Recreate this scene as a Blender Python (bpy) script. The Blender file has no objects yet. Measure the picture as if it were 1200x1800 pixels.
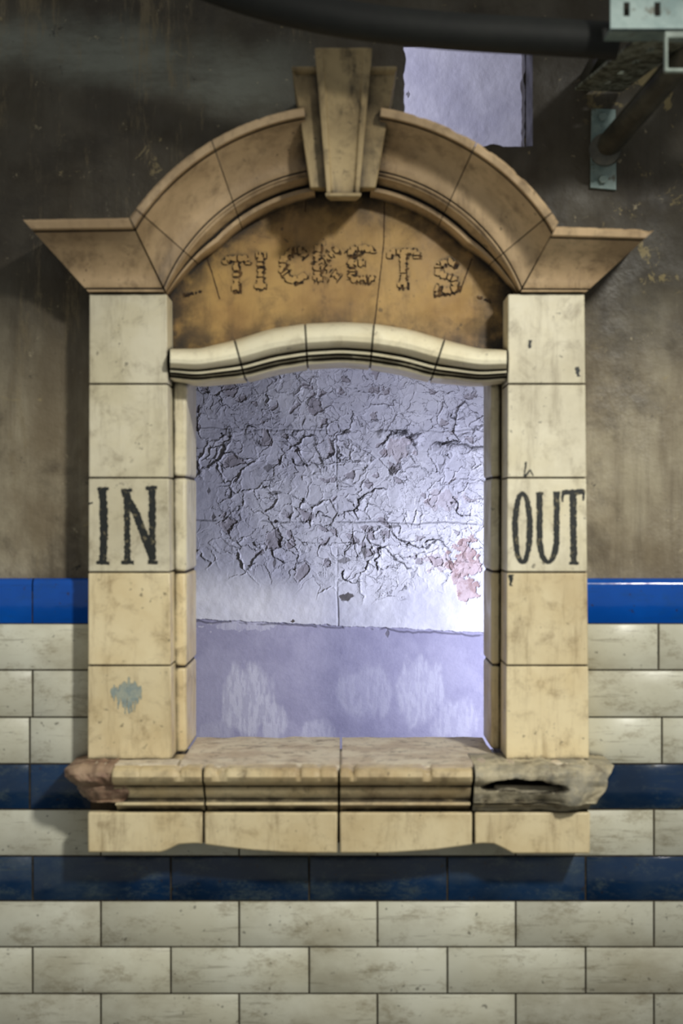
import bpy, bmesh, math, random
import numpy as np
from mathutils import Vector
random.seed(7)
D=2.6; CZ=1.55
def W(px,py,y=0.0):
    s=(D+y)/D
    return ((px-600)/1000*s, y, CZ+(900-py)/1000*s)
def lin(c):
    return tuple(((v/255)/12.92 if v/255<=0.04045 else (((v/255)+0.055)/1.055)**2.4) for v in c)+(1,)

# ---------------------------------------------------------------- materials
class M:
    def __init__(s,name):
        s.m=bpy.data.materials.new(name); s.m.use_nodes=True
        s.nt=s.m.node_tree; s.N=s.nt.nodes; s.L=s.nt.links
        s.b=s.N['Principled BSDF']
        s.tc=s.N.new('ShaderNodeTexCoord').outputs['Object']
    def lk(s,a,b):
        if isinstance(a,bpy.types.NodeSocket): s.L.new(a,b)
        else: b.default_value=a
    def mapp(s,sc=(1,1,1),rot=(0,0,0),loc=(0,0,0)):
        n=s.N.new('ShaderNodeMapping'); s.L.new(s.tc,n.inputs[0])
        n.inputs['Scale'].default_value=sc; n.inputs['Rotation'].default_value=rot; n.inputs['Location'].default_value=loc
        return n.outputs[0]
    def noise(s,scale,detail=5,rough=.6,vec=None,dist=0):
        n=s.N.new('ShaderNodeTexNoise'); n.inputs['Scale'].default_value=scale
        n.inputs['Detail'].default_value=detail; n.inputs['Roughness'].default_value=rough; n.inputs['Distortion'].default_value=dist
        s.L.new(vec if vec is not None else s.tc,n.inputs['Vector']); return n.outputs['Fac']
    def step(s,v,a,b,o0=0.,o1=1.):
        n=s.N.new('ShaderNodeMapRange'); n.interpolation_type='SMOOTHSTEP'
        s.L.new(v,n.inputs[0]); 
        for i,x in zip((1,2,3,4),(a,b,o0,o1)): n.inputs[i].default_value=x
        return n.outputs[0]
    def mix(s,f,a,b,mode='MIX'):
        n=s.N.new('ShaderNodeMix'); n.data_type='RGBA'; n.blend_type=mode
        s.lk(f,n.inputs[0]); s.lk(a,n.inputs[6]); s.lk(b,n.inputs[7]); return n.outputs[2]
    def math(s,op,a,b=0.):
        n=s.N.new('ShaderNodeMath'); n.operation=op; s.lk(a,n.inputs[0]); s.lk(b,n.inputs[1]); return n.outputs[0]
    def attr(s,name):
        n=s.N.new('ShaderNodeAttribute'); n.attribute_name=name; return n.outputs['Fac']
    def ao(s,d):
        n=s.N.new('ShaderNodeAmbientOcclusion'); n.samples=6; n.inputs['Distance'].default_value=d; return n.outputs['AO']
    def sep(s):
        n=s.N.new('ShaderNodeSeparateXYZ'); s.L.new(s.tc,n.inputs[0]); return n.outputs
    def bump(s,h,strength=.3,dist=.002,prev=None):
        n=s.N.new('ShaderNodeBump'); n.inputs['Strength'].default_value=strength; n.inputs['Distance'].default_value=dist
        s.L.new(h,n.inputs['Height'])
        if prev is not None: s.L.new(prev,n.inputs['Normal'])
        s.L.new(n.outputs[0],s.b.inputs['Normal']); return n.outputs[0]
    def out(s,col,rough=.5,metal=0.,spec=.5):
        s.lk(col,s.b.inputs['Base Color']); s.lk(rough,s.b.inputs['Roughness']); s.lk(metal,s.b.inputs['Metallic'])
        s.b.inputs['Specular IOR Level'].default_value=spec
        return s.m

def ceramic(name,c1,c2,grime,amt=.5,aoamt=.8,aod=.018,streak=.4,rough=.32,spots=.6,tone=.18,wash=None):
    m=M(name)
    col=m.mix(m.step(m.noise(7,4),.38,.66),lin(c1),lin(c2))
    if wash: col=m.mix(m.math('MULTIPLY',m.step(m.noise(4.5,6,.65,m.mapp(loc=(3,1,7))),.45,.7),.6),col,lin(wash))
    g=m.step(m.noise(22,8,.72,dist=.4),.48,.76)
    col=m.mix(m.math('MULTIPLY',g,amt),col,lin(grime))
    st=m.step(m.noise(3,7,.7,m.mapp((12,12,1.6))),.48,.76)
    col=m.mix(m.math('MULTIPLY',st,streak),col,lin(grime))
    sp=m.step(m.noise(95,3,.5),.66,.72)
    sp=m.math('MULTIPLY',sp,m.step(m.noise(9,3),.45,.6))
    col=m.mix(m.math('MULTIPLY',sp,spots),col,lin((45,35,25)))
    t=m.attr('tone')
    tv=m.math('ADD',m.math('MULTIPLY',m.math('SUBTRACT',t,.5),tone),1.)
    col=m.mix(1.,col,tv,'MULTIPLY')
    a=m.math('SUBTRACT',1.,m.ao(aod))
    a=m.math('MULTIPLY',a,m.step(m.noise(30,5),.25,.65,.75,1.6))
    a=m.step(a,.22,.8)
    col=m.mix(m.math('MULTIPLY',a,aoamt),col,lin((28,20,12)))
    m.bump(m.noise(60,6,.6),.25,.0012)
    return m.out(col,m.step(m.noise(15,4),.3,.7,rough,rough+.25))

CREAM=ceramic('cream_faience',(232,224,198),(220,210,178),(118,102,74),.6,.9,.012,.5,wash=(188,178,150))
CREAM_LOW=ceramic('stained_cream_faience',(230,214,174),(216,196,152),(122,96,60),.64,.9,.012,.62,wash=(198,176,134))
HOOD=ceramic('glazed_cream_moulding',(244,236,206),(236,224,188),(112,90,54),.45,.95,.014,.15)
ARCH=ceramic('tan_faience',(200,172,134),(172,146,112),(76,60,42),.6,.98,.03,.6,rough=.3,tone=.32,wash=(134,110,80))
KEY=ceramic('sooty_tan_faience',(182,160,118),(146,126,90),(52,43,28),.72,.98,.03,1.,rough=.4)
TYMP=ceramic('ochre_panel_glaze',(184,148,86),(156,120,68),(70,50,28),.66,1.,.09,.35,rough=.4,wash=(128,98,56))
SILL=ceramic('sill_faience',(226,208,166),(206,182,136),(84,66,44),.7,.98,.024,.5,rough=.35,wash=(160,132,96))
def simple(name,c1,c2,sc=20,rough=.7,metal=0,bs=.4,bd=.002,lo=.35,hi=.65):
    m=M(name); col=m.mix(m.step(m.noise(sc,7,.65),lo,hi),lin(c1),lin(c2))
    m.bump(m.noise(sc*3,6,.65),bs,bd); return m.out(col,rough,metal)
MORTAR=simple('joint_mortar',(30,24,17),(62,50,34),60,.9)
m=M('worn_black_lettering')
w=m.step(m.noise(130,5,.7),.55,.68)
LETTER=m.out(m.mix(m.math('MULTIPLY',w,.65),lin((24,28,26)),lin((150,138,104))),.5)
GOUGE_SHADE=simple('chipped_lettering_and_shade',(30,19,10),(104,76,42),110,.9,bs=.8,lo=.42,hi=.62)  # chipped letter edges, plus the shade painted beside the TICKETS strokes
SMEAR=simple('pale_blue_paint',(138,152,150),(168,172,156),90,.6)
JOINT=simple('hairline_joint',(48,32,18),(74,50,26),60,.9)
m=M('broken_terracotta')
col=m.mix(m.step(m.noise(20,7,.65),.35,.65),lin((128,98,80)),lin((170,144,118)))
col=m.mix(m.math('MULTIPLY',m.step(m.noise(30,6,.7),.50,.62),.75),col,lin((76,58,45)))
m.bump(m.noise(60,6,.6),.4,.002); ROCKR=m.out(col,.7)
m=M('rough_grey_mortar')
col=m.mix(m.step(m.noise(11,7,.7),.42,.58),lin((148,140,118)),lin((192,180,150)))
col=m.mix(m.math('MULTIPLY',m.step(m.noise(9,6,.7),.48,.6),.6),col,lin((130,128,118)))
col=m.mix(m.math('MULTIPLY',m.step(m.noise(28,6,.7),.54,.66),.6),col,lin((84,70,52)))
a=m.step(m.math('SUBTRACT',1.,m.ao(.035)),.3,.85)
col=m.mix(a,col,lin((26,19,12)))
m.bump(m.noise(40,6,.6),.3,.002); ROCKG=m.out(col,.7)
m=M('sill_top_dirt')
col=m.mix(m.step(m.noise(14,6,.7),.38,.6),lin((202,184,160)),lin((228,216,192)))
col=m.mix(m.math('MULTIPLY',m.step(m.noise(30,8,.78),.50,.64),.6),col,lin((104,86,70)))
m.bump(m.noise(60,6,.7),.5,.003); LEDGE=m.out(col,.8)

def tilemat(name,c1,c2,gr,amt,rough=.36):
    m=M(name)
    col=m.mix(m.step(m.noise(5,3),.35,.65),lin(c1),lin(c2))
    g=m.step(m.noise(3,8,.68,m.mapp((1.,1,1.6),(0,.35,0)),dist=.1),.44,.74)
    col=m.mix(m.math('MULTIPLY',g,amt),col,lin(gr))
    g2=m.step(m.noise(9,9,.8,m.mapp((1.6,1,3.),(0,-.6,0),(4,2,1))),.50,.66)
    col=m.mix(m.math('MULTIPLY',g2,amt*.9),col,lin(gr))
    g3=m.step(m.noise(6,8,.75,m.mapp((1.2,1,14.),(0,.75,0),(1,2,5))),.57,.64)
    col=m.mix(m.math('MULTIPLY',g3,amt*.65),col,lin(tuple(min(255,v*.8) for v in gr)))
    sp=m.math('MULTIPLY',m.step(m.noise(70,3,.5),.66,.72),.6)
    col=m.mix(sp,col,lin((50,42,30)))
    t=m.attr('tone'); tv=m.math('ADD',m.math('MULTIPLY',m.math('SUBTRACT',t,.5),.26),1.)
    col=m.mix(1.,col,tv,'MULTIPLY')
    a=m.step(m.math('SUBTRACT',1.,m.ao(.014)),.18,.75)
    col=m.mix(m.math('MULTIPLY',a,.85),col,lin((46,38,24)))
    m.bump(m.noise(16,3,.5),.3,.004)
    return m.out(col,m.step(g,0,1,rough,rough+.25))
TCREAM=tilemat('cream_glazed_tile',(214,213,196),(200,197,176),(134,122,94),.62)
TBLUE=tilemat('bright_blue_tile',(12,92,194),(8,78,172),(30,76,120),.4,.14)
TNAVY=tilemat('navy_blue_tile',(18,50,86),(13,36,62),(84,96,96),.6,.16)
GROUT=simple('dark_grout',(72,64,48),(40,34,24),60,.9)

m=M('dark_plaster')
x,y,z=m.sep()
col=m.mix(m.step(m.noise(3.2,8,.62,m.mapp((1.6,1.6,1.)),dist=.2),.36,.66),lin((120,107,84)),lin((168,158,134)))
st2=m.noise(2,8,.7,m.mapp((9,9,.9)))
col=m.mix(m.math('MULTIPLY',m.step(st2,.45,.68),.5),col,lin((76,63,45)))
col=m.mix(m.math('MULTIPLY',m.step(m.noise(3.0,9,.72,dist=.4),.50,.64),.6),col,lin((56,45,31)))
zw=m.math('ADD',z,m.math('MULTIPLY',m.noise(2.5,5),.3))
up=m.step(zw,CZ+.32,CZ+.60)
col=m.mix(m.math('MULTIPLY',up,.84),col,lin((34,28,19)))  # plaster colour goes darker towards the top
zz=m.math('ADD',z,m.math('MULTIPLY',m.noise(2.5,6),.28)); zz=m.math('ADD',zz,m.math('MULTIPLY',x,.12))
band=m.math('MULTIPLY',m.step(zz,CZ+.80,CZ+.88),m.step(zz,CZ+.99,CZ+.91))
band=m.math('MULTIPLY',band,m.step(x,.02,-.2))
band=m.math('MULTIPLY',band,m.step(m.noise(6,8,.7,m.mapp((1,1,3))),.35,.6,.45,1.))
col=m.mix(m.math('MULTIPLY',band,.75),col,lin((128,132,122)))
vs_=m.math('MULTIPLY',m.step(m.noise(2.2,9,.78,m.mapp((7,7,1.2),loc=(5,0,1))),.53,.64),m.step(x,.0,-.1))
col=m.mix(m.math('MULTIPLY',vs_,.6),col,lin((126,112,84)))
lp=m.math('MULTIPLY',m.step(x,-.50,-.60),m.step(zw,CZ+.16,CZ+.02))
lp=m.math('MULTIPLY',lp,m.step(m.noise(7,8,.75,m.mapp((1,1,.5)),dist=.6),.42,.6))
col=m.mix(m.math('MULTIPLY',lp,.65),col,lin((196,186,160)))
sc=m.math('MULTIPLY',m.step(m.noise(38,6,.7),.62,.70),.6)
col=m.mix(sc,col,lin((186,172,140)))
rr=m.math('MULTIPLY',m.step(m.noise(12,7,.75,m.mapp(loc=(2,0,3)),dist=.8),.57,.62),m.math('MULTIPLY',m.step(x,.40,.48),m.step(z,CZ+.34,CZ+.42)))
col=m.mix(m.math('MULTIPLY',rr,.6),col,lin((166,148,98)))
sc=m.math('MULTIPLY',m.step(m.noise(14,7,.75,dist=1.),.63,.68),.5)
col=m.mix(sc,col,lin((160,144,104)))
pit=m.step(m.noise(17,7,.75),.61,.69)
col=m.mix(m.math('MULTIPLY',pit,.85),col,lin((18,14,10)))
hb=m.bump(m.noise(5,6,.6),.35,.02)
m.bump(m.noise(20,6,.6),.35,.006,hb)
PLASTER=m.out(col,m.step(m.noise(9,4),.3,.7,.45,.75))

m=M('peeling_lilac_paint')
cr=m.attr('crack'); bare=m.attr('bare'); lower=m.attr('lower'); stain=m.attr('stain'); bits=m.attr('bits'); miss_=m.attr('miss')
col=m.mix(m.step(m.noise(6,5),.35,.65),lin((196,196,202)),lin((176,176,186)))
lo=m.mix(m.step(m.noise(12,6,.7),.35,.65),lin((132,130,152)),lin((146,144,164)))
lo=m.mix(stain,lo,lin((172,171,184)))
col=m.mix(lower,col,lo)
col=m.mix(miss_,col,lin((150,146,152)))
br=m.mix(m.step(m.noise(30,5,.7),.4,.6),lin((142,120,118)),lin((172,156,158)))
col=m.mix(bare,col,br)
col=m.mix(bits,col,lin((66,60,56)))
col=m.mix(cr,col,lin((34,31,36)))
b1=m.bump(m.noise(130,5,.6),.3,.0016)
b2=m.bump(m.noise(28,7,.7),.25,.003,b1)
PEEL=m.out(col,.65,spec=.25)

INNER=simple('dark_room_paint',(84,80,94),(66,62,74),6,.8)
FLOORM=simple('dusty_concrete',(78,72,62),(52,47,40),8,.85)
DUCTM=simple('black_grimy_cable_sheath',(10,12,9),(20,22,17),14,.7,bs=.3)
m=M('galvanised_steel')
col=m.mix(m.step(m.noise(18,6,.7),.35,.65),lin((110,132,130)),lin((146,164,160)))
col=m.mix(m.math('MULTIPLY',m.step(m.noise(40,6,.7),.56,.66),.8),col,lin((80,74,56)))
m.bump(m.noise(80,4),.3,.001); GALV=m.out(col,.5,.15)
m=M('corroded_steel')
col=m.mix(m.step(m.noise(60,6,.7),.40,.60),lin((72,72,58)),lin((140,146,130)))
m.bump(m.noise(80,5),.4,.001); RUST=m.out(col,.7,.05)
PIPEM=simple('dark_conduit_paint',(50,50,44),(82,80,68),18,.45,bs=.3)

# ---------------------------------------------------------------- mesh building
class MB:
    def __init__(s): s.v=[];s.f=[];s.mi=[];s.t=[]
    def add(s,vs,fs,mi=0,tone=.5):
        o=len(s.v); s.v+= [tuple(p) for p in vs]
        for f in fs: s.f.append([i+o for i in f]); s.mi.append(mi); s.t.append(tone)
    def loft(s,rings,mi=0,tone=.5,cap=True,closed=True):
        n=len(rings[0]); vs=[p for r in rings for p in r]; fs=[]
        for i in range(len(rings)-1):
            for j in range(n if closed else n-1):
                a=i*n+j; b=i*n+(j+1)%n
                fs.append((a,b,b+n,a+n))
        if cap: fs.append(list(range(n))[::-1]); fs.append([(len(rings)-1)*n+k for k in range(n)])
        s.add(vs,fs,mi,tone)
    def prism(s,poly,yf,yb,mi=0,tone=.5):
        f=[W(a,b,yf) for a,b in poly]; k=[(p[0],yb,p[2]) for p in f]
        s.loft([f,k],mi,tone)
    def box(s,x0,x1,y0,y1,z0,z1,mi=0,tone=.5):
        r=lambda y:[(x0,y,z0),(x1,y,z0),(x1,y,z1),(x0,y,z1)]
        s.loft([r(y0),r(y1)],mi,tone)
    def obj(s,name,mats,parent=None,bevel=0,smooth=35,seg=2,**kw):
        me=bpy.data.meshes.new(name); me.from_pydata(s.v,[],s.f)
        for mm in mats: me.materials.append(mm)
        me.polygons.foreach_set('material_index',s.mi)
        at=me.attributes.new('tone','FLOAT','FACE'); at.data.foreach_set('value',s.t)
        bm=bmesh.new(); bm.from_mesh(me); bmesh.ops.recalc_face_normals(bm,faces=bm.faces); bm.to_mesh(me); bm.free()
        me.polygons.foreach_set('use_smooth',[True]*len(me.polygons))
        me.set_sharp_from_angle(angle=math.radians(smooth))
        o=bpy.data.objects.new(name,me); bpy.context.scene.collection.objects.link(o)
        if bevel:
            b=o.modifiers.new('Bevel','BEVEL'); b.width=bevel; b.segments=seg; b.limit_method='ANGLE'; b.angle_limit=math.radians(40); b.harden_normals=False
        if parent is not None:
            o.parent=parent; o.matrix_parent_inverse=parent.matrix_world.inverted()
        for k,v in kw.items(): o[k]=v
        return o
def empty(name,loc,**kw):
    e=bpy.data.objects.new(name,None); e.location=loc; e.empty_display_size=.1
    bpy.context.scene.collection.objects.link(e); bpy.context.view_layer.update()
    for k,v in kw.items(): e[k]=v
    return e
def R(a=0,b=1): return random.uniform(a,b)
from mathutils import noise as mn
def nz3(a,b,c,f): return mn.fractal(Vector((a*f,b*f,c*f)),1.,2.,5)

def wall_holes(mb,x0,x1,z0,z1,yf,yb,holes,mi=0):
    xs=sorted({x0,x1,*[h[0] for h in holes],*[h[1] for h in holes]})
    zs=sorted({z0,z1,*[h[2] for h in holes],*[h[3] for h in holes]})
    idx={}; vs=[]; fs=[]
    def v(i,j,k):
        if (i,j,k) not in idx: idx[(i,j,k)]=len(vs); vs.append((xs[i],(yf,yb)[k],zs[j]))
        return idx[(i,j,k)]
    def solid(i,j):
        if i<0 or j<0 or i>=len(xs)-1 or j>=len(zs)-1: return False
        cx=(xs[i]+xs[i+1])/2; cz=(zs[j]+zs[j+1])/2
        return not any(h[0]<cx<h[1] and h[2]<cz<h[3] for h in holes)
    for i in range(len(xs)-1):
        for j in range(len(zs)-1):
            if not solid(i,j): continue
            fs.append((v(i,j,0),v(i+1,j,0),v(i+1,j+1,0),v(i,j+1,0)))
            fs.append((v(i,j,1),v(i,j+1,1),v(i+1,j+1,1),v(i+1,j,1)))
            if not solid(i-1,j): fs.append((v(i,j,0),v(i,j+1,0),v(i,j+1,1),v(i,j,1)))
            if not solid(i+1,j): fs.append((v(i+1,j,0),v(i+1,j,1),v(i+1,j+1,1),v(i+1,j+1,0)))
            if not solid(i,j-1): fs.append((v(i,j,0),v(i,j,1),v(i+1,j,1),v(i+1,j,0)))
            if not solid(i,j+1): fs.append((v(i,j+1,0),v(i+1,j+1,0),v(i+1,j+1,1),v(i,j+1,1)))
    mb.add(vs,fs,mi)

# ---------------------------------------------------------------- setting
TH=.15; YB=.8
ZS=W(0,1305,.1)[2]           # sill top level
OX0,OX1=-.2964,.2828
hole=( W(708,0)[0], W(936,0)[0], W(0,258)[2], W(0,36)[2])
mb=MB()
wall_holes(mb,-1.7,1.7,0,3.0,0,TH,[(OX0,OX1,ZS-.02,CZ+.275),hole])
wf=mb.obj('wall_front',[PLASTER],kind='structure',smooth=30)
# ragged broken masonry lining the small opening
mb=MB()
def rag(p0,p1,inx,inz,n=40,y0=.004,y1=.06,amp=.008):
    pts=[]
    for k in range(n+1):
        t=k/n; a=abs(nz3(t*6+p0[0],p0[1],2,1))*amp+.001
        pts.append((p0[0]+(p1[0]-p0[0])*t,p0[1]+(p1[1]-p0[1])*t,a))
    for k in range(n):
        a,b=pts[k],pts[k+1]
        r=lambda p,y:[(p[0]-inx*.004,y,p[1]-inz*.004),(p[0]+inx*p[2],y,p[1]+inz*p[2])]
        A0=r(a,y0);B0=r(b,y0);A1=r(a,y1);B1=r(b,y1)
        mb.add([A0[0],A0[1],B0[1],B0[0],A1[0],A1[1],B1[1],B1[0]],[(0,1,2,3),(4,7,6,5),(1,5,6,2)])
rag((hole[0],hole[2]),(hole[0],hole[3]),1,0); rag((hole[0],hole[2]),(hole[1],hole[2]),0,1)
rag((hole[1],hole[2]),(hole[1],hole[3]),-1,0,y0=.10,y1=.148,amp=.006)
mb.obj('opening_edge',[PLASTER],wf)
mb=MB(); mb.box(-1.7,1.7,-2.9,YB+.1,-.1,0); mb.obj('floor',[FLOORM],kind='structure')
mb=MB(); mb.box(-1.7,1.7,TH,YB+.1,3.0,3.1); mb.obj('ceiling',[INNER],kind='structure')
mb=MB(); mb.box(-1.3,-1.2,TH,YB,0,3.0); mb.obj('wall_left',[INNER],kind='structure')
mb=MB(); mb.box(1.5,1.6,TH,YB,0,3.0); mb.obj('wall_right',[INNER],kind='structure')

# peeling back wall (height field)
def vnoise(x,z,f,seed):
    T=np.random.RandomState(seed).rand(256,256)
    X=x*f+1000;Z=z*f+1000; i=np.floor(X).astype(int);j=np.floor(Z).astype(int)
    u=X-i;v=Z-j; u=u*u*(3-2*u); v=v*v*(3-2*v)
    g=lambda a,b:T[a%256,b%256]
    return (g(i,j)*(1-u)+g(i+1,j)*u)*(1-v)+(g(i,j+1)*(1-u)+g(i+1,j+1)*u)*v
def fbm(x,z,f,seed,o=4):
    r=0;a=.5;t=0
    for k in range(o): r=r+a*vnoise(x,z,f*2**k,seed+k); t+=a; a*=.55
    return r/t
def sstep(v,a,b):
    t=np.clip((v-a)/(b-a),0,1); return t*t*(3-2*t)
def worley(x,z,f,seed):
    r=np.random.RandomState(seed); JX=r.rand(128,128);JZ=r.rand(128,128)
    X=x*f+500;Z=z*f+500;i=np.floor(X).astype(int);j=np.floor(Z).astype(int)
    F1=np.full(x.shape,9.);F2=np.full(x.shape,9.);dx=np.zeros(x.shape);dz=np.zeros(x.shape);idn=np.zeros(x.shape,int)
    for a in(-1,0,1):
        for b in(-1,0,1):
            ci=(i+a)%128;cj=(j+b)%128
            ex=X-(i+a+JX[ci,cj]);ez=Z-(j+b+JZ[ci,cj]);d=np.sqrt(ex*ex+ez*ez)
            c=d<F1
            F2=np.where(c,F1,np.minimum(F2,d))
            F1=np.where(c,d,F1);dx=np.where(c,ex,dx);dz=np.where(c,ez,dz);idn=np.where(c,ci*128+cj,idn)
    return F1,F2-F1,dx,dz,idn
SB=(D+YB)/D
def bx(px): return (px-600)/1000*SB
def bz(py): return CZ+(900-py)/1000*SB
xs=np.concatenate([np.arange(-1.2,bx(330),.05),np.arange(bx(330),bx(860),.0012),np.arange(bx(860),bx(930),.003),np.arange(bx(930),1.5,.05)])
zs=np.concatenate([np.arange(0,bz(1320),.05),np.arange(bz(1320),bz(630),.0012),np.arange(bz(630),bz(260),.03),np.arange(bz(260),bz(70),.003),np.arange(bz(70),3.0,.05),[3.0]])
X,Z=np.meshgrid(xs,zs)
PX=X/SB*1000+600; PY=900-(Z-CZ)/SB*1000
wx=(fbm(X,Z,14,11)-.5)*.05+(fbm(X,Z,60,15)-.5)*.018; wz=(fbm(X,Z,14,21)-.5)*.05+(fbm(X,Z,60,25)-.5)*.018
line=1088+(PX-340)*.047+(fbm(X,Z,60,5)-.5)*6
lower=sstep(PY,line-1,line+1)
def blob(cx,cy,rx,ry,soft=.5):
    d=np.sqrt(((PX-cx)/rx)**2+((PY-cy)/ry)**2); return 1-sstep(d,1-soft,1+soft)
mask=np.clip(blob(690,790,180,90)+.9*blob(470,780,130,80)+.8*blob(780,880,110,110)+.65*blob(650,970,190,80)+.95*blob(500,700,190,60)+.7*blob(720,700,140,50)+.45*blob(500,890,120,70)+.36*blob(430,950,100,70),0,1)
mask*= (1-lower)
H=np.zeros_like(X); crack=np.zeros_like(X); miss=np.zeros_like(X)
for f,sd,w,amp,thr,e0,e1 in((18,1,.045,.0026,.10,.41,.50),(34,2,.062,.0017,.22,.40,.50),(64,9,.10,.0009,.36,.40,.52)):
    F1,E,dx,dz,idn=worley(X+wx,Z+wz,f,sd)
    cellr=np.random.RandomState(sd+50).rand(128*128)[idn]; tx=np.random.RandomState(sd+60).rand(128*128)[idn]-.5; tz=np.random.RandomState(sd+70).rand(128*128)[idn]-.5
    mm=sstep(mask*(.45+1.0*fbm(X,Z,9,40+sd)),thr,thr+.3)
    ed=sstep(fbm(X,Z,24,80+sd),e0,e1)
    H+=mm*amp*(.4+.6*ed)*( (tx*dx+tz*dz)*1.2 + 1.0*(1-sstep(E,0,.20))*(.05+cellr**3*1.8) )
    c=mm*ed*(1-sstep(E,w*.15,w*.65)); H-=c*amp*.5
    crack=np.maximum(crack,c*(.35+.55*cellr))
    if f>30:
        ms=mm*(cellr>(.975 if f<50 else .94))*sstep(E,.02,.07); miss=np.maximum(miss,ms)
H-=miss*.0015
for k,(py0,st) in enumerate(((915,.8),(752,.5),(1092,.9))):
    d=np.abs(PY-(py0+(fbm(X,Z*0,20,90+k)-.5)*10+ (PX-340)*(.047 if py0>1000 else .01)))
    g=(1-sstep(d,.6,2.4))*st*sstep(fbm(X,Z,18,95+k),.38,.5); H-=g*.002; crack=np.maximum(crack,g*.6)
d=np.abs(PX-592-(fbm(X*0,Z,10,97)-.5)*8); g=(1-sstep(d,.5,2.5))*(1-lower)*sstep(fbm(X,Z,12,98),.35,.5); H-=g*.0015; crack=np.maximum(crack,g*.3)
ytear=748+np.sin((PX-665)/28)*8+(PX-665)*.1+(fbm(X,Z,80,7)-.5)*14
d=np.abs(PY-ytear); inr=sstep(PX,660,672)*(1-sstep(PX,735,748)); g=(1-sstep(d,2,7))*inr
crack=np.maximum(crack,g*.9*sstep(fbm(X,Z,90,8),.35,.5)); H+=(1-sstep(np.abs(PY-ytear-13),2,11))*inr*.005
ytear=778+(PX-760)*.08+(fbm(X,Z,60,17)-.5)*16; inr=sstep(PX,755,770); d=np.abs(PY-ytear); g=(1-sstep(d,1,4))*inr; crack=np.maximum(crack,g*.8); H+=(1-sstep(np.abs(PY-ytear-10),2,9))*inr*.003
yt=940+np.maximum(0,(PX-640))*.8+(fbm(X,Z,50,27)-.5)*26; inr=sstep(PX,640,655)*(1-sstep(PX,715,730)); g=(1-sstep(np.abs(PY-yt),.8,3.2))*inr; crack=np.maximum(crack,g*.8); H-=g*.002
for (cx,cy,r,a0,a1) in((665,900,40,60,200),(735,905,55,200,330),(560,930,26,-20,110),(700,790,30,-30,170),(820,880,24,150,300),(760,980,34,10,120),(540,790,30,200,320),(430,770,26,-40,90),(620,1000,22,180,320),(500,960,26,190,280),(690,985,30,100,210)):
    ddx=PX-cx+(fbm(X,Z,60,201)-.5)*22; ddy=PY-cy+(fbm(X,Z,60,207)-.5)*22; rr_=np.sqrt(ddx**2+ddy**2); an=(np.degrees(np.arctan2(-ddy,ddx))-a0)%360
    inr=sstep(an,0,18)*(1-sstep(an,(a1-a0)-18,(a1-a0))); g=(1-sstep(np.abs(rr_-r),.6,2.4))*inr; crack=np.maximum(crack,g*.85)
    lift=np.where(rr_<r,(1-sstep(r-rr_,0,14)),0)*inr; H+=lift*.0025
nz=(fbm(X,Z,70,61)-.5)*2.0
def nblob(cx,cy,rx,ry,soft=.1):
    dd=np.sqrt(((PX-cx)/rx)**2+((PY-cy)/ry)**2)+nz; return 1-sstep(dd,1-soft,1.0)
bare=np.maximum.reduce([nblob(815,990,26,45),nblob(822,1030,20,25),nblob(700,790,24,22)*.35,nblob(782,880,30,18)*.3,nblob(770,985,30,16)*.5])*(1-lower)
def tri(cx,cy,w,h,s=1):
    u=np.clip((PX-cx)/w,-2,2);v=np.clip((PY-cy)/h,-2,2); return (1-sstep(np.abs(v)+np.abs(u)*.9+ .5*u*s*np.sign(v)*np.minimum(1,np.abs(v))+nz*.55,.75,.95))*(np.abs(u)<1.9)*(np.abs(v)<1.9)
bits=np.maximum.reduce([tri(611,1048,15,10)*.9,tri(480,866,18,5)*.6,tri(374,908,5,9)*.8,tri(640,970,5,15,-1)*.8,tri(604,985,12,7)*.6,tri(470,822,9,8)*.6,tri(688,826,9,12)*.8,tri(366,863,4,9)*.7,tri(484,916,4,4),tri(482,988,4,12)*.7,tri(514,1092,5,5),tri(681,1114,4,10)*.6,tri(718,165,5,9)*.7,tri(608,758,10,4)*.8,tri(690,925,14,4)*.6])
H-=bare*.002+bits*.001
sn=(fbm(X*2.2,Z*.8,22,61)-.5)*1.1
def sblob(cx,cy,rx,ry):
    dd=np.sqrt(((PX-cx)/rx)**2+((PY-cy)/ry)**2)+sn; return 1-sstep(dd,.66,1.05)
stain=np.clip(np.maximum.reduce([sblob(440,1235,52,70),sblob(478,1270,24,50)*.8,sblob(640,1215,55,50)*.5,sblob(735,1225,50,70)*.7,sblob(800,1265,50,45)*.6,sblob(555,1285,34,26)*.6,sblob(380,1290,40,30)*.4,nblob(420,1100,60,9)*.7])*(.55+.5*sstep(fbm(X*3,Z*.7,60,66),.35,.6)),0,1)*lower
H-=lower*.003
H+=(fbm(X,Z,10,70)-.5)*.006*(1-lower)+(fbm(X,Z,70,72)-.5)*.0012*(1-lower*.6)
Y=YB-H
nX=len(xs);nZ=len(zs)
co=np.stack([X,Y,Z],-1).reshape(-1,3)
ii=(np.arange(nZ-1)[:,None]*nX+np.arange(nX-1)[None,:]).ravel()
quads=np.stack([ii,ii+1,ii+1+nX,ii+nX],-1)
me=bpy.data.meshes.new('wall_back'); nv=len(co);nf=len(quads)
me.vertices.add(nv); me.vertices.foreach_set('co',co.ravel().astype(np.float32))
me.loops.add(nf*4); me.loops.foreach_set('vertex_index',quads.ravel().astype(np.int32))
me.polygons.add(nf); me.polygons.foreach_set('loop_start',(np.arange(nf)*4).astype(np.int32))
try: me.polygons.foreach_set('loop_total',np.full(nf,4,np.int32))
except Exception: pass
me.update(calc_edges=True); me.validate()
me.polygons.foreach_set('use_smooth',[True]*len(me.polygons))
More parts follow.
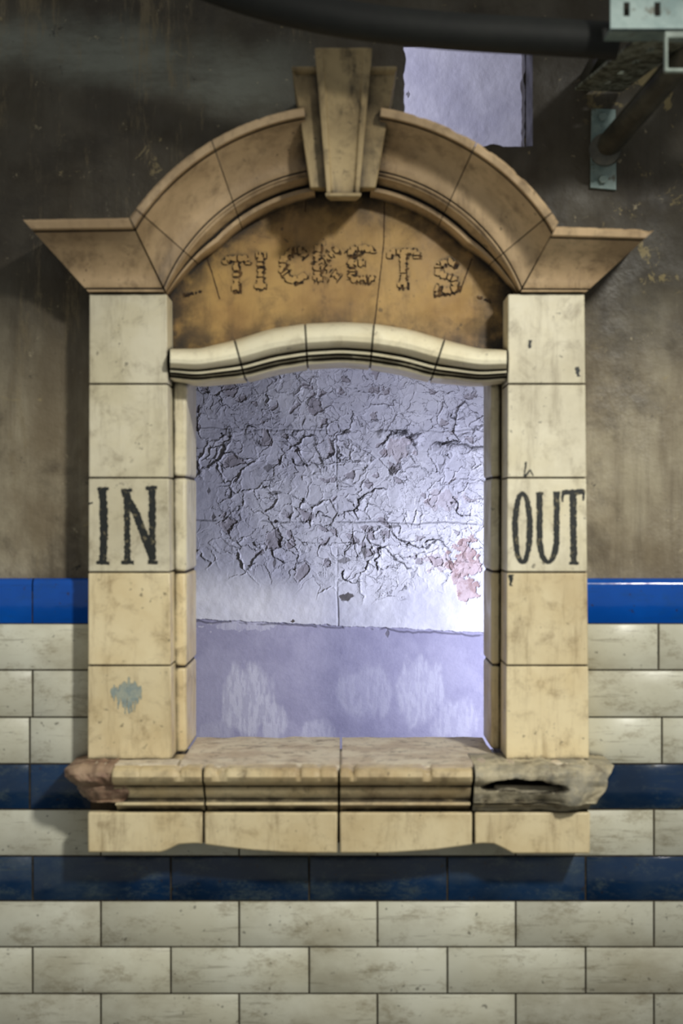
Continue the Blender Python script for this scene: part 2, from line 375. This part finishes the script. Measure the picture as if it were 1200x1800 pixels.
for nm,ar in(('crack',crack),('bare',bare),('lower',lower),('stain',stain),('bits',bits),('miss',miss)):
    a=me.attributes.new(nm,'FLOAT','POINT'); a.data.foreach_set('value',ar.ravel().astype(np.float32))
me.materials.append(PEEL)
o=bpy.data.objects.new('wall_back',me); bpy.context.scene.collection.objects.link(o); o['kind']='structure'

# tiles
mb=MB(); TY=-.03
LX=-.432; RX=.426
def tile(x0,x1,z0,z1,mi,b=.0016,cap=False):
    if x1-x0<.008: return
    t=R()
    o=lambda y:[(x0,y,z0),(x1,y,z0),(x1,y,z1),(x0,y,z1)]
    if not cap:
        mb.loft([o(0.0),o(TY+b),[(x0+b,TY,z0+b),(x1-b,TY,z0+b),(x1-b,TY,z1-b),(x0+b,TY,z1-b)]],mi,t)
    else:
        r=.012; prof=[(0,z0),(TY+b,z0),(TY,z0+b)]+[(TY+r-r*math.cos(a),z1-r+r*math.sin(a)) for a in [math.radians(k*15) for k in range(7)]]+[(0,z1)]
        mb.loft([[(x0,p[0],p[1]) for p in prof],[(x1,p[0],p[1]) for p in prof]],mi,t)
sT=(D+TY)/D
tx=lambda p:(p-600)/1000*sT
tz=lambda p:CZ+(900-p)/1000*sT
A,B=177,57
rows=[(1017,1096,1,B,B),(1097,1177,0,A,A+8),(1179,1260,0,B,B),(1262,1342,0,B-5,A+14),(1344,1422,2,B-5,B),(1424,1504,0,A,A+10),(1506,1583,2,B,B),
      (1585,1664,0,A,A),(1666,1746,0,B,B),(1748,1828,0,A,A),(1830,1910,0,B,B),(1912,1992,0,A,A),(1994,2074,0,B,B),(2076,2156,0,A,A),(2158,2238,0,B,B),(2240,2320,0,A,A),(2322,2402,0,B,B)]
for (p0,p1,mi,pl,pr) in rows:
    full=p0>1420
    sides=[(-1.69,1.69,pl)] if full else [(-1.69,LX,pl),(RX,1.69,pr)]
    for (a,b_,ph) in sides:
        for k in range(-6,12):
            e0=tx(ph+243*k+1.2); e1=tx(ph+243*(k+1)-1.2)
            e0=max(e0,a); e1=min(e1,b_)
            if e1>e0: tile(e0,e1,tz(p1),tz(p0),mi,cap=(p0==1017))
def ts(x0,x1,p0): mb.box(x0,x1,TY+.0022,-.0005,max(.002,tz(2402)),tz(p0),3)
ts(-1.69,LX,1040); ts(RX,1.69,1040); ts(LX,RX,1426)
mb.obj('trim_1',[TCREAM,TBLUE,TNAVY,GROUT],kind='structure',smooth=50)

# ---------------------------------------------------------------- surround
S=empty('ticket_window_surround',(0,-.09,W(0,1500,-.125)[2]),label='cream and tan glazed ceramic ticket window surround set in tiled wall',category='window surround')
def pil(l0,l1,r0,r1,first):
    mb=MB(); ys=[516,675,840,1006,1170,1336]
    f=lambda a,b,y:a+(b-a)*(y-515)/820
    for k in range(5):
        a,b=ys[k]+1.1,ys[k+1]-1.1
        mb.prism([(f(l0,l1,a),a),(f(r0,r1,a),a),(f(r0,r1,b),b),(f(l0,l1,b),b)],-.09,0.0,1 if k>=3 else 0,R())
    a,b=520,1334
    mb.prism([(f(l0,l1,a)+3,a),(f(r0,r1,a)-3,a),(f(r0,r1,b)-3,b),(f(l0,l1,b)+3,b)],-.0865,-.001,2)
    return mb.obj('pilaster',[CREAM,CREAM_LOW,MORTAR],S,bevel=.002)
PL=pil(157,154,293,302,0); PR=pil(893,889,1027,1035,1)
def jamb(x0,x1,yf):
    mb=MB(); zt=W(0,655,.03)[2]; zz=[zt]+[W(0,p,.03)[2] for p in(840,1004,1167)]+[ZS]
    for k in range(4):
        t=R(.6,1); mb.box(x0,x1,yf,TH+.005,zz[k+1]+.0012,zz[k]-.0012,k//2,t)
    mb.box(x0+.003,x1-.003,yf+.003,TH,ZS+.002,zt-.003,2)
    mb.obj('jamb',[CREAM,CREAM_LOW,MORTAR],S,bevel=.006,seg=3)
jamb(-.2955,-.270,-.02); jamb(.2640,.282,.01)

# arch
CX,CY=602,636; RI,RO=335,452
cav=[(.10+.72*t, -.104-.076*(1-math.cos(t*math.pi/2))) for t in [i/10 for i in range(11)]]
outerp=[(0,-.092),(.012,-.097),(.04,-.098),(.045,-.093),(.06,-.093),(.065,-.102),(.085,-.103)]+cav+[(.825,-.174),(.84,-.174),(.85,-.190),(.875,-.198),(.97,-.201),(1.0,-.197)]
innerp=[(-.33,-.030),(-.32,-.045),(-.26,-.060),(-.20,-.062),(-.185,-.050),(-.165,-.050),(-.15,-.064),(-.10,-.074),(-.04,-.090)]
def ring(inner,outer,inn=True,f=1.,yb=0.0,chip=0.):
    pts=[]
    if inn:
        for n,d in innerp: 
            n=n*f; pts.append(W(inner[0]+(outer[0]-inner[0])*n,inner[1]+(outer[1]-inner[1])*n,d))
    for n,d in outerp:
        if n>.95: n-=chip; d+=chip*.10
        pts.append(W(inner[0]+(outer[0]-inner[0])*n,inner[1]+(outer[1]-inner[1])*n,d))
    a=pts[0];b=pts[-1]
    return [(a[0],yb,a[2])]+pts+[(b[0],yb,b[2])]
def polar(th,r): t=math.radians(th); return (CX+r*math.sin(t),CY-r*math.cos(t))
def chipf(q): return max(0,nz3(q*.6,3.3,1.1,1.)-.30)*.06+R(0,.005)
joints=[[(-68.3,-55.9),(-55.2,-53.5),(-34.7,-30.6),(-9.0,-8.5)],[(9.0,8.5),(33.8,31.4),(56,54.5),(68.3,57.2)]]
for side in joints:
    for k in range(3):
        (i0,o0),(i1,o1)=side[k],side[k+1]
        g=.14
        rs=[]; NS=36
        for s in range(NS+1):
            t=s/NS; ti=i0+g+(i1-i0-2*g)*t; to=o0+g+(o1-o0-2*g)*t
            f=1-.85*max(0,min(1,(abs(ti)-45)/23.3))
            rs.append(ring(polar(ti,RI),polar(to,RO),True,f,chip=chipf(to*.35)))
        mb=MB(); mb.loft(rs,0,R()); mb.obj('arch_block',[ARCH],S)
for sgn in(-1,1):
    if sgn<0: I0,O0=(289,514),(226,383); I1,O1=(156,514),(40,386)
    else: I0,O0=(915,514),(978,398); I1,O1=(1029,514),(1150,404)
    rs=[ring(I0,O0,False)]
    for s in range(1,31):
        t=s/30; rs.append(ring((I0[0]+(I1[0]-I0[0])*t,I0[1]),(O0[0]+(O1[0]-O0[0])*t,O0[1]+(O1[1]-O0[1])*t),False,chip=chipf(s*.5+sgn*20)))
    rs.append([(p[0],0.0,p[2]) for p in rs[-1]])
    mb=MB(); mb.loft(rs,0,R(.5,1)); mb.obj('cornice',[ARCH],S)
# keystone
ks=empty('keystone',W(602,350,-.05)); ks.parent=S; ks.matrix_parent_inverse=S.matrix_world.inverted()
bpy.context.view_layer.update()
def kblock(mb,secs,yb=0.0,under=None,tone=None):
    rs=[]
    for i,(py,xl,xr,d) in enumerate(secs):
        l=W(xl,py,d); r=W(xr,py,d); zb=l[2]
        if under is not None: zb=max(zb,W(0,under,0)[2])
        rs.append([l,r,(r[0],yb,zb),(l[0],yb,zb)])
    mb.loft(rs,0,R() if tone is None else tone)
mb=MB()
secs=[(py,515+(545-515)*t,695+(660-695)*t,-.154-.052*(1-t)**1.7) for py,t in [(128+(330-128)*t,t) for t in [i/8 for i in range(9)]]]
kblock(mb,secs,under=338,tone=.3); kblock(mb,[(116,512,698,-.218),(122,513,697,-.218),(131,518,692,-.208)],tone=.2)
mb.obj('keystone_wing',[KEY],ks,bevel=.002)
# centre rib with a shallow fluted face running unbroken to the top
mb=MB(); rs=[]
for i in range(11):
    t=i/10; py=84+(342-84)*t; xl=553+(574-553)*t; xr=654+(631-654)*t; d=-.176-.068*(1-t)**1.7
    w_=xr-xl; row=[]
    for u,dd in((0,0),(.13,0),(.17,.005),(.5,.0065),(.83,.005),(.87,0),(1,0)): row.append(W(xl+w_*u,py,d+dd))
    zb=max(row[0][2],W(0,350,0)[2]); rs.append(row+[(row[-1][0],0,zb),(row[0][0],0,zb)])
mb.loft(rs,0,.7)
rs=[]
for (py,xl,xr,d,ub) in((339,571,635,-.188,345),(345,572,634,-.188,349),(350,580,626,-.158,354)):
    l=W(xl,py,d); r=W(xr,py,d); zb=W(0,ub,0)[2]; rs.append([l,r,(r[0],0,zb),(l[0],0,zb)])
mb.loft(rs,0,.2)
mb.obj('keystone_block',[KEY],ks,bevel=.0015)
# tympanum
poly=[polar(a,330) for a in range(-66,67,3)]
poly=[(max(288,min(898,p[0])),p[1]) for p in poly]
poly=[(288,632)]+poly+[(898,632)]
mb=MB(); mb.prism(poly,-.006,0.0); TYM=mb.obj('tympanum',[TYMP],S)

def ribbon(mb,pts,widths,y,jit=1.,mi=0,step=3.,broken=0):
    P=[];Wd=[]
    for i in range(len(pts)-1):
        a,b=pts[i],pts[i+1]; L=math.hypot(b[0]-a[0],b[1]-a[1]); n=max(1,int(L/step))
        for k in range(n):
            t=k/n; P.append((a[0]+(b[0]-a[0])*t,a[1]+(b[1]-a[1])*t)); Wd.append(widths[i]+(widths[i+1]-widths[i])*t)
    P.append(pts[-1]); Wd.append(widths[-1])
    l=[];r=[]
    for i,p in enumerate(P):
        q0=P[max(0,i-1)];q1=P[min(len(P)-1,i+1)]; dx,dy=q1[0]-q0[0],q1[1]-q0[1]; L=math.hypot(dx,dy) or 1
        nx,ny=-dy/L,dx/L; w0=max(.4,Wd[i]/2+R(-jit,jit)); w1=max(.4,Wd[i]/2+R(-jit,jit))
        l.append(W(p[0]+nx*w0,p[1]+ny*w0,y)); r.append(W(p[0]-nx*w1,p[1]-ny*w1,y))
    n=len(P); fs=[(i,i+1,n+i+1,n+i) for i in range(n-1) if R()>broken]
    mb.add(l+r,fs,mi)
yl=-.0905
mb=MB()
ribbon(mb,[(180,858),(183,925),(181,990)],[13,14,13],yl,1.3)
ribbon(mb,[(171,860),(191,859)],[5.5,5.5],yl-.0001,1); ribbon(mb,[(169,989),(192,990)],[6,6],yl-.0001,1)
ribbon(mb,[(223,866),(224,988)],[10.5,10.5],yl,1.2); ribbon(mb,[(217,862),(240,905),(268,982)],[10,14,13],yl-.0001,1.3)
ribbon(mb,[(267,858),(268,984)],[12.5,10.5],yl-.0002,1.2)
ribbon(mb,[(213,861),(232,862)],[5,6],yl-.0003,1);ribbon(mb,[(256,858),(276,857)],[6,7],yl-.0003,1);ribbon(mb,[(213,989),(235,989)],[6,6],yl-.0003,1);ribbon(mb,[(260,988),(277,989)],[6,6],yl-.0003,1)
ribbon(mb,[(156,885),(163,884)],[4,3],yl,.8)
mb.obj('lettering',[LETTER],PL,label='worn black hand-painted letters IN')
mb=MB()
def ell(cx,cy,rx,ry,a0,a1,w,n=28):
    pts=[];ws=[]
    for i in range(n+1):
        a=math.radians(a0+(a1-a0)*i/n); pts.append((cx+rx*math.cos(a),cy+ry*math.sin(a))); ws.append(w*(.66+.34*abs(math.cos(a))))
    return pts,ws
p,w=ell(918,928,13,61,0,360,10.5); ribbon(mb,p,w,yl,.8)
p,w=ell(963,945,15,43,0,180,10.5); ribbon(mb,[(978,868)]+p+[(948,868)],[10.5]+w+[10.5],yl,.9)
ribbon(mb,[(942,868),(955,867)],[5,5],yl-.0001,.8);ribbon(mb,[(972,867),(984,866)],[5,5],yl-.0001,.8)
ribbon(mb,[(1007,868),(1008,990)],[11.5,11.5],yl,1.1);ribbon(mb,[(988,866),(1027,864)],[9,9],yl-.0001,1);ribbon(mb,[(989,864),(988,882)],[6,3],yl-.0002,.8);ribbon(mb,[(1026,862),(1025,880)],[6,3],yl-.0002,.8)
ribbon(mb,[(1000,990),(1017,990)],[5,5],yl-.0001,.8)
ribbon(mb,[(924,812),(921,838)],[3,2],yl,.7); ribbon(mb,[(922,838),(932,826),(937,837)],[3,3,2],yl,.6)
ribbon(mb,[(932,598),(930,612)],[7,4],yl,1.5);ribbon(mb,[(1014,645),(1016,662)],[7,5],yl,2);ribbon(mb,[(898,1010),(897,1030)],[8,5],yl,2)
mb.obj('lettering',[LETTER],PR,label='worn black hand-painted letters OUT')
mb=MB()
for k in range(14):
    x=198+k*3.8; ribbon(mb,[(x+R(-2,2),1188+abs(k-7)*2.4+R(0,8)),(x+R(-2,2),1215),(x+R(-3,3),1252-abs(k-7)*3+R(-8,8))],[2,6.5,1.5],yl-.00001*k,.9)
mb.obj('paint_smear',[SMEAR],PL,label='dab of pale blue-grey paint')
# TICKETS damaged lettering
mb=MB()
yt=-.0068
def glyph(ox,oy,sx,sy,strokes,rough=2.2):
    for st in strokes:
        pts=[(ox+a*sx,oy+b*sy) for a,b in st]
        ribbon(mb,[(a+2.0,b+2.2) for a,b in pts],[12+rough*.5]*len(pts),yt-R(0,.0003),rough*1.9,0,2.2,.16)  # rough dark outline, shifted down and right as painted shade of the stroke
        ribbon(mb,pts,[8.6]*len(pts),yt-.0030-R(0,.0003),rough*1.4,1,2.6,.18)
T=[[(0,0),(1,0)],[(.5,0),(.5,1)],[(.3,1),(.7,1)],[(0,0),(0,.2)],[(1,0),(1,.2)]]
I=[[(.5,0),(.5,1)],[(.2,0),(.8,0)],[(.2,1),(.8,1)]]
C=[[(1,.2),(.75,.0),(.35,.03),(.05,.3),(.02,.65),(.3,.95),(.7,1),(1,.8)]]
K=[[(.15,0),(.15,1)],[(0,0),(.35,0)],[(0,1),(.35,1)],[(.95,0),(.25,.5),(1,1)]]
E=[[(.15,0),(.15,1)],[(.15,0),(1,0),(1,.15)],[(.15,.5),(.7,.48)],[(.15,1),(1,1),(1,.85)]]
Sg=[[(.95,.15),(.6,0),(.2,.1),(.2,.38),(.8,.6),(.9,.88),(.5,1),(.05,.85)]]
glyph(396,454,38,52,T,1.6); glyph(440,448,34,54,I,1.6); glyph(495,440,42,52,C,2.2); glyph(550,436,46,52,K,2.4); glyph(610,436,44,54,E,2.4); glyph(684,442,48,58,T,1.5); glyph(760,458,46,54,Sg,1.8)
for k in range(14):
    x=R(490,660);y_=R(432,494); a=R(0,6.3); ribbon(mb,[(x,y_),(x+8*math.cos(a),y_+6*math.sin(a))],[3.4,1.5],yt-.0035,1.3,0)
for (a,b,c,d_) in((322,520,355,512),(762,520,800,516),(838,522,862,531)): ribbon(mb,[(a,b),(c,d_)],[6,3],yt,2.,0,3,.1)
mb.obj('lettering',[GOUGE_SHADE,TYMP],TYM,label='chipped relief letters TICKETS on ochre panel')
mb=MB()
for pts in ([(355,432),(372,478),(386,526)],[(829,455),(818,485),(808,515)],[(676,336),(674,430),(658,572)],[(538,345),(536,372)]):
    ribbon(mb,pts,[1.8]*len(pts),-.0063,.35)
mb.obj('panel_joint',[JOINT],TYM)
# hood moulding
HX=np.arange(290,900,1.)
def interp(x,tab):
    xs_=[t[0] for t in tab]; ys_=[t[1] for t in tab]
    return float(np.interp(x,HX,np.convolve(np.pad(np.interp(HX,xs_,ys_),15,mode='edge'),np.ones(31)/31,'valid')))
topc=[(298,613),(350,613),(412,598),(475,578),(535,569),(600,566),(657,569),(720,579),(780,597),(842,613),(890,614)]
botc=[(298,666),(345,672),(432,664),(485,650),(540,641),(600,637),(650,641),(705,650),(757,664),(845,672),(890,668)]
hp=[(.0,-.020),(.02,-.060),(.05,-.095),(.12,-.108),(.22,-.116),(.34,-.120),(.46,-.118),(.56,-.110),(.62,-.100),(.64,-.088),(.70,-.096),(.76,-.094),(.77,-.081),(.85,-.087),(.87,-.073),(.95,-.080),(1.,-.076)]
jt=[(299,299),(412,430),(536,540),(657,651),(781,759),(890,890)]
for k in range(5):
    t0,b0=jt[k];t1,b1=jt[k+1]; rs=[]; g=1.6 if k else 0; ge=1.6 if k<4 else 0
    for s in range(21):
        t=s/20; xt=t0+g+(t1-t0-g-ge)*t; xb=b0+g+(b1-b0-g-ge)*t
        yt_=interp(xt,topc); yb_=interp(xb,botc)
        r=[W(xt+(xb-xt)*n,yt_+(yb_-yt_)*n,d) for n,d in hp]
        r=[(r[0][0],-.0065,r[0][2])]+r+[(r[-1][0],.02,r[-1][2]),(r[0][0],.02,r[0][2]-.01)]
        rs.append(r)
    mb=MB(); mb.loft(rs,0,R()); mb.obj('hood_moulding',[HOOD],S,bevel=0)
mb=MB(); rs=[]
for s in range(41):
    xt=303+(880-303)*s/40; a=W(xt,interp(xt,topc)+8,-.07); b=W(xt,interp(xt,botc)-3,-.07)
    rs.append([a,b,(b[0],.015,b[2]),(a[0],.015,a[2])])
mb.loft(rs); mb.obj('hood_core',[MORTAR],S)

# sill
prof=[(1347,-.160),(1350,-.170),(1356,-.177),(1366,-.179),(1374,-.174),(1379,-.162),(1381,-.150),(1384,-.152),(1392,-.147),(1400,-.137),(1406,-.128),(1409,-.128),(1410,-.136),(1415,-.137),(1417,-.122),(1425,-.114),(1427,-.112)]
def sill_seg(x0,x1,yback,tone):
    rs=[]
    n=60
    for s in range(n+1):
        px=x0+(x1-x0)*s/n
        X0=W(px,1366,-.179)[0]
        wob=max(0,nz3(px*.03,2,5,1)-.22)*.014
        if s in(0,n): wob+=.002
        r=[(X0,yback,ZS)]+[(X0,d+wob*(0<=i<4),min(ZS-.0005*(i>0),W(0,py,d)[2])-wob*(0<=i<3)) for i,(py,d) in enumerate(prof)]+[(X0,yback,W(0,1427,-.112)[2])]
        rs.append(r)
    mb=MB(); mb.loft(rs,0,tone)
    return mb.obj('sill_moulding',[SILL],S)
sill_seg(196,354,-.031,.6); sill_seg(358,593,0.0,.5); sill_seg(598,830,0.0,.4)
apb=[(100,1499),(283,1499),(300,1492),(312,1485),(345,1483),(380,1488),(440,1495),(520,1500),(680,1500),(760,1495),(820,1487),(845,1483),(868,1484),(885,1492),(902,1501),(1100,1501)]
for (a,b,t) in((154,356,.7),(359,593,.4),(597,830,.5),(834,1037,.6)):
    rs=[]
    for s in range(25):
        px=a+(b-a)*s/24; yb=float(np.interp(px,[q[0] for q in apb],[q[1] for q in apb]))
        p0=W(px,1428,-.125);p1=W(px,yb,-.125)
        rs.append([p0,p1,(p1[0],-.031,p1[2]),(p0[0],-.031,p0[2])])
    mb=MB(); mb.loft(rs,0,t); mb.obj('apron_block',[CREAM_LOW],S,bevel=.003)
mb=MB(); a=W(160,1420,-.1);b=W(1032,1480,-.1); mb.box(a[0],b[0],-.105,-.031,b[2],ZS-.012); mb.obj('sill_core',[MORTAR],S)
def hslab(name,x0,x1,z0,z1,nx,nz,yf,yb,dfn,edge,mat,parent,**kw):
    mb=MB(); vs=[];fs=[]
    for j in range(nz+1):
        for i in range(nx+1):
            u=i/nx;v=j/nz
            ex,ez=edge(u,v); vs.append((x0+(x1-x0)*u+ex,dfn(u,v),z0+(z1-z0)*v+ez))
    n=len(vs)
    for j in range(nz+1):
        for i in range(nx+1):
            p=vs[j*(nx+1)+i]; vs.append((p[0],yb,p[2]))
    w=nx+1
    for j in range(nz):
        for i in range(nx):
            a=j*w+i; fs.append((a,a+1,a+w+1,a+w)); fs.append((n+a,n+a+w,n+a+w+1,n+a+1))
    for i in range(nx): fs.append((i,n+i,n+i+1,i+1)); a=nz*w+i; fs.append((a,a+1,n+a+1,n+a))
    for j in range(nz): a=j*w; fs.append((a,a+w,n+a+w,n+a)); a=j*w+nx; fs.append((a,n+a,n+a+w,a+w))
    mb.add(vs,fs); return mb.obj(name,[mat],parent,smooth=50,**kw)
pz=[W(0,p,d)[2] for p,d in prof][::-1]; pd=[d for p,d in prof][::-1]
pz,pd=zip(*sorted(zip(pz,pd)))
def pdepth(z): return float(np.interp(z,pz,pd))
def sm(v,a,b): t=max(0,min(1,(v-a)/(b-a))); return t*t*(3-2*t)
xa,xb=W(108,0,-.17)[0],W(210,0,-.17)[0]; za,zb=W(0,1410,-.13)[2],ZS+.002
def dL(u,v):
    z=za+(zb-za)*v; worn=max(0,min(.7,.25+.3*nz3(u,v,1,3)))
    d=pdepth(min(z,ZS-.004))*(1-worn)+(-.150)*worn
    d+=.02*max(0,1-u/.25)**2 +.004*nz3(u*1.6,v,0,2.2)+.012*max(0,(v-.85)/.15)
    return d
def eL(u,v): return (.036*(1-v)**1.3*(1-u)+.004*nz3(v,0,3,3)*(1-u)+(.012*math.sin(v*5))*u, (.003*nz3(u,5,0,4)-.008*(1-u)**3)*v)
hslab('broken_sill_corner',xa,xb,za,zb,44,34,0,-.031,dL,eL,ROCKR,S,label='broken red-brown terracotta corner of sill')
xa2,xb2=W(835,0,-.17)[0],W(1085,0,-.16)[0]; za2=W(0,1426,-.125)[2]; zb2=ZS+.002
def dR(u,v):
    z=za2+(zb2-za2)*v
    worn=max(0,min(1,.30+.5*sm(u,.50,.80)+.4*nz3(u*3.1,v,4,1.2)))
    lump=-.148-.020*math.sin(math.pi*min(1,v*.85+.12))-.004*nz3(u*3.1,v,7,1.4)-.0012*nz3(u*3.1,v,7,5)
    if v<.20: lump=lump*.0+(-.128-.012*v/.2)-.001*nz3(u*3.1,v,7,4)
    d=pdepth(min(z,ZS-.004))*(1-worn)+lump*worn
    cu=(u-.38)/.34; cv=(v-.56-.04*math.sin(u*6+.3)+.04*nz3(u*3,0,0,1.6))/(.15+.03*nz3(u*3,4,0,2)); q=cu*cu+cv*cv
    if q<1: d+=.045*min(1,(1-q)*1.6)
    if u>.78: d+=.10*(u-.78)**1.3
    return d+.010*max(0,(v-.88)/.12)
def eR(u,v): return (-.040*(1-v)**.9*u+.006*nz3(v,9,3,3)*u, (.003*nz3(u*3,5,1,3)-.010*max(0,u-.75)*2)*v)
hslab('broken_sill_corner',xa2,xb2,za2,zb2,110,50,0,-.031,dR,eR,ROCKG,S,label='shattered sill end patched with grey mortar around dark hollow')
mb=MB(); rs=[]
for s in range(15):
    t=s/14; px=868+(1004-868)*t; h=9*math.sin(math.pi*min(1,t*.9+.08))+1
    top=W(px,1381-h*.6+5*math.sin(t*3),-.140); bot=W(px,1389+h*.8-5*t,-.146)
    rs.append([top,bot,(bot[0],-.105,bot[2]),(top[0],-.105,top[2])])
mb.loft(rs,0,.5); mb.obj('sill_splinter',[ROCKG],S,bevel=.002)
def ledge(x0,x1,y0,y1,t=.004):
    mb=MB(); nx,ny=40,16; vs=[];fs=[]
    for j in range(ny+1):
        for i in range(nx+1):
            u=i/nx;v=j/ny; xx=x0+(x1-x0)*u; yy=y0+(y1-y0)*v+ (.012*nz3(xx,0,0,14) if j==0 else 0)
            vs.append((xx,yy,ZS+.0012+.0018*nz3(xx,yy,0,20)+ (0 if 0<j else -.003)))
    w=nx+1; n=len(vs); vs+= [(p[0],p[1],ZS-.012) for p in vs]
    for j in range(ny):
        for i in range(nx):
            a=j*w+i; fs.append((a,a+1,a+w+1,a+w)); fs.append((n+a,n+a+w,n+a+w+1,n+a+1))
    for i in range(nx): fs.append((i,n+i,n+i+1,i+1)); a=ny*w+i; fs.append((a,a+1,n+a+1,n+a))
    for j in range(ny): a=j*w; fs.append((a,a+w,n+a+w,n+a)); a=j*w+nx; fs.append((a,n+a,n+a+w,a+w))
    mb.add(vs,fs); return mb.obj('sill_ledge',[LEDGE],S,smooth=60)
ledge(-.269,-.003,-.145,TH+.004); ledge(.001,.262,-.145,TH+.004)
ledge(-.41,-.2735,-.145,-.091); ledge(.264,.41,-.145,-.091)

# ---------------------------------------------------------------- services at the top
def tube(mb,pts,rad,n=20,mi=0,sq=False):
    rs=[]
    P=[Vector(p) for p in pts]
    for i,p in enumerate(P):
        t=(P[min(i+1,len(P)-1)]-P[max(0,i-1)]).normalized()
        up=Vector((0,1,0)) if abs(t.y)<.9 else Vector((0,0,1))
        a=t.cross(up).normalized(); b=t.cross(a).normalized()
        rs.append([tuple(p+a*math.cos(2*math.pi*k/n)*rad+b*math.sin(2*math.pi*k/n)*rad) for k in range(n)])
    mb.loft(rs,mi)
def smoothpath(pts,n=40):
    x=[p[0] for p in pts]; t=np.linspace(0,1,n); xs_=x[0]+(x[-1]-x[0])*t
    co=np.polyfit(x,[p[1] for p in pts],3); return [(a,float(np.polyval(co,a))) for a in xs_]
yc=-.42; s=(D+yc)/D
c=lambda px:(px-600)/1000*s
cz=lambda py:CZ+(900-py)/1000*s
e=empty('cable_duct',W(1085,60,-.32),label='thick black grimy cable running across top of wall',category='cable')
pp=smoothpath([(250,-85),(400,-14),(560,22),(750,50),(900,64),(1085,72)])
mb=MB(); tube(mb,[W(a,b,-.335) for a,b in pp],.028); mb.obj('cable',[DUCTM],e)
a_=W(1075,30,-.30); b_=W(1098,60,-.30); mb=MB(); mb.box(a_[0],b_[0],-.34,0,b_[2],a_[2]); mb.obj('wall_hanger',[PIPEM],e,bevel=.001)
e=empty('steel_channel',(c(1350),-.2,cz(54)),label='galvanised slotted steel channel carrying overhead cable',category='steel channel')
mb=MB()
wall_holes(mb,c(1072),c(1420),cz(54),cz(-44),yc,yc+.004,[(c(q),c(q+10),cz(28),cz(4)) for q in(1096,1150,1204,1258,1312)])
mb.box(c(1072),c(1420),yc,yc+.05,cz(54),cz(54)+.004); mb.box(c(1072),c(1420),yc,yc+.05,cz(-44)-.004,cz(-44))
mb.obj('channel_rail',[GALV],e,bevel=.0008)
mb=MB(); mb.box(c(1340),c(1380),yc+.005,0,cz(5),cz(-35)); mb.obj('wall_arm',[GALV],e,bevel=.001)
mb=MB()
wall_holes(mb,c(1168),c(1212),cz(126),cz(54),yc,yc+.010,[(c(1174),c(1206),cz(119),cz(66))])
mb.obj('cable_clip',[simple('pale_clip',(156,168,158),(126,138,128),30,.5)],e,bevel=.002,label='pale square metal clip')
def brace(name,P0,P1,w,t,mat,holes=True,**kw):
    P0=Vector(P0);P1=Vector(P1); d=(P1-P0); L=d.length; d.normalize()
    side=Vector((1,0,0)); side=(side-d*side.dot(d)).normalized(); nn=d.cross(side).normalized()
    mb=MB()
    hs=[]
    if holes:
        k=.04
        while k<L-.03: hs+= [(-w*.07,w*.07,k,k+.026)]; k+=.075
    wall_holes(mb,-w/2,w/2,0,L,0,t,hs)
    mb.v=[tuple(P0+side*v[0]+nn*v[1]+d*v[2]) for v in mb.v]
    return mb.obj(name,[mat],bevel=.0008,**kw)
brace('slotted_brace',W(1165,66,-.36),W(1052,154,-.02),.085,.006,RUST,label='corroded slotted steel brace fixed to dark wall',category='steel brace')
e=empty('conduit',W(1062,330,0),label='dark painted conduit in a wall bracket',category='pipe')
mb=MB(); tube(mb,[W(1420,90,-.33),W(1240,90,-.33),W(1214,94,-.32),W(1190,116,-.285),W(1063,262,-.05)],.021,24); mb.obj('pipe',[PIPEM],e)
mb=MB(); mb.prism([(1040,190),(1082,192),(1083,334),(1037,330)],-.008,0); 
for q in(205,315): 
    tube(mb,[W(1060,q,-.018),W(1060,q,-.004)],.008,6)
mb.obj('wall_plate',[GALV],e,bevel=.001,label='galvanised wall plate')
mb=MB(); tube(mb,[W(1063,262,-.07),W(1064,266,-.006)],.027,20); mb.obj('pipe_collar',[PIPEM],e)

# ---------------------------------------------------------------- light
def look(o,t):
    o.rotation_euler=(Vector(t)-o.location).to_track_quat('-Z','Y').to_euler()
def spot(name,loc,tgt,e,col,size,blend,rad):
    l=bpy.data.lights.new(name,'SPOT'); l.energy=e; l.color=col; l.spot_size=math.radians(size); l.spot_blend=blend; l.shadow_soft_size=rad
    o=bpy.data.objects.new(name,l); o.location=loc; look(o,tgt); bpy.context.scene.collection.objects.link(o); return o
spot('key_light',(1.25,-2.7,CZ+1.45),(0.02,0,CZ-.26),325,(1,.98,.90),39,1.,.12)
spot('room_light',(.78,.28,CZ-.28),(.36,.8,CZ-.26),74,(.78,.81,1),104,1.,.05)
spot('room_light_high',(-.4,.28,CZ+1.0),(.4,.8,CZ+.95),34,(.80,.80,1),120,1,.05)
w=bpy.data.worlds.new('World'); bpy.context.scene.world=w; w.use_nodes=True
w.node_tree.nodes['Background'].inputs[0].default_value=(.90,.92,.88,1); w.node_tree.nodes['Background'].inputs[1].default_value=.33
# ---------------------------------------------------------------- camera
cd=bpy.data.cameras.new('Camera'); cd.sensor_fit='VERTICAL'; cd.sensor_height=36; cd.sensor_width=24; cd.lens=36*D/1.8
cd.dof.use_dof=True; cd.dof.focus_distance=D+YB; cd.dof.aperture_fstop=3.2
co_=bpy.data.objects.new('Camera',cd); co_.location=(0,-D,CZ); co_.rotation_euler=(math.pi/2,0,0)
bpy.context.scene.collection.objects.link(co_); bpy.context.scene.camera=co_
bpy.context.scene.view_settings.view_transform='Standard'
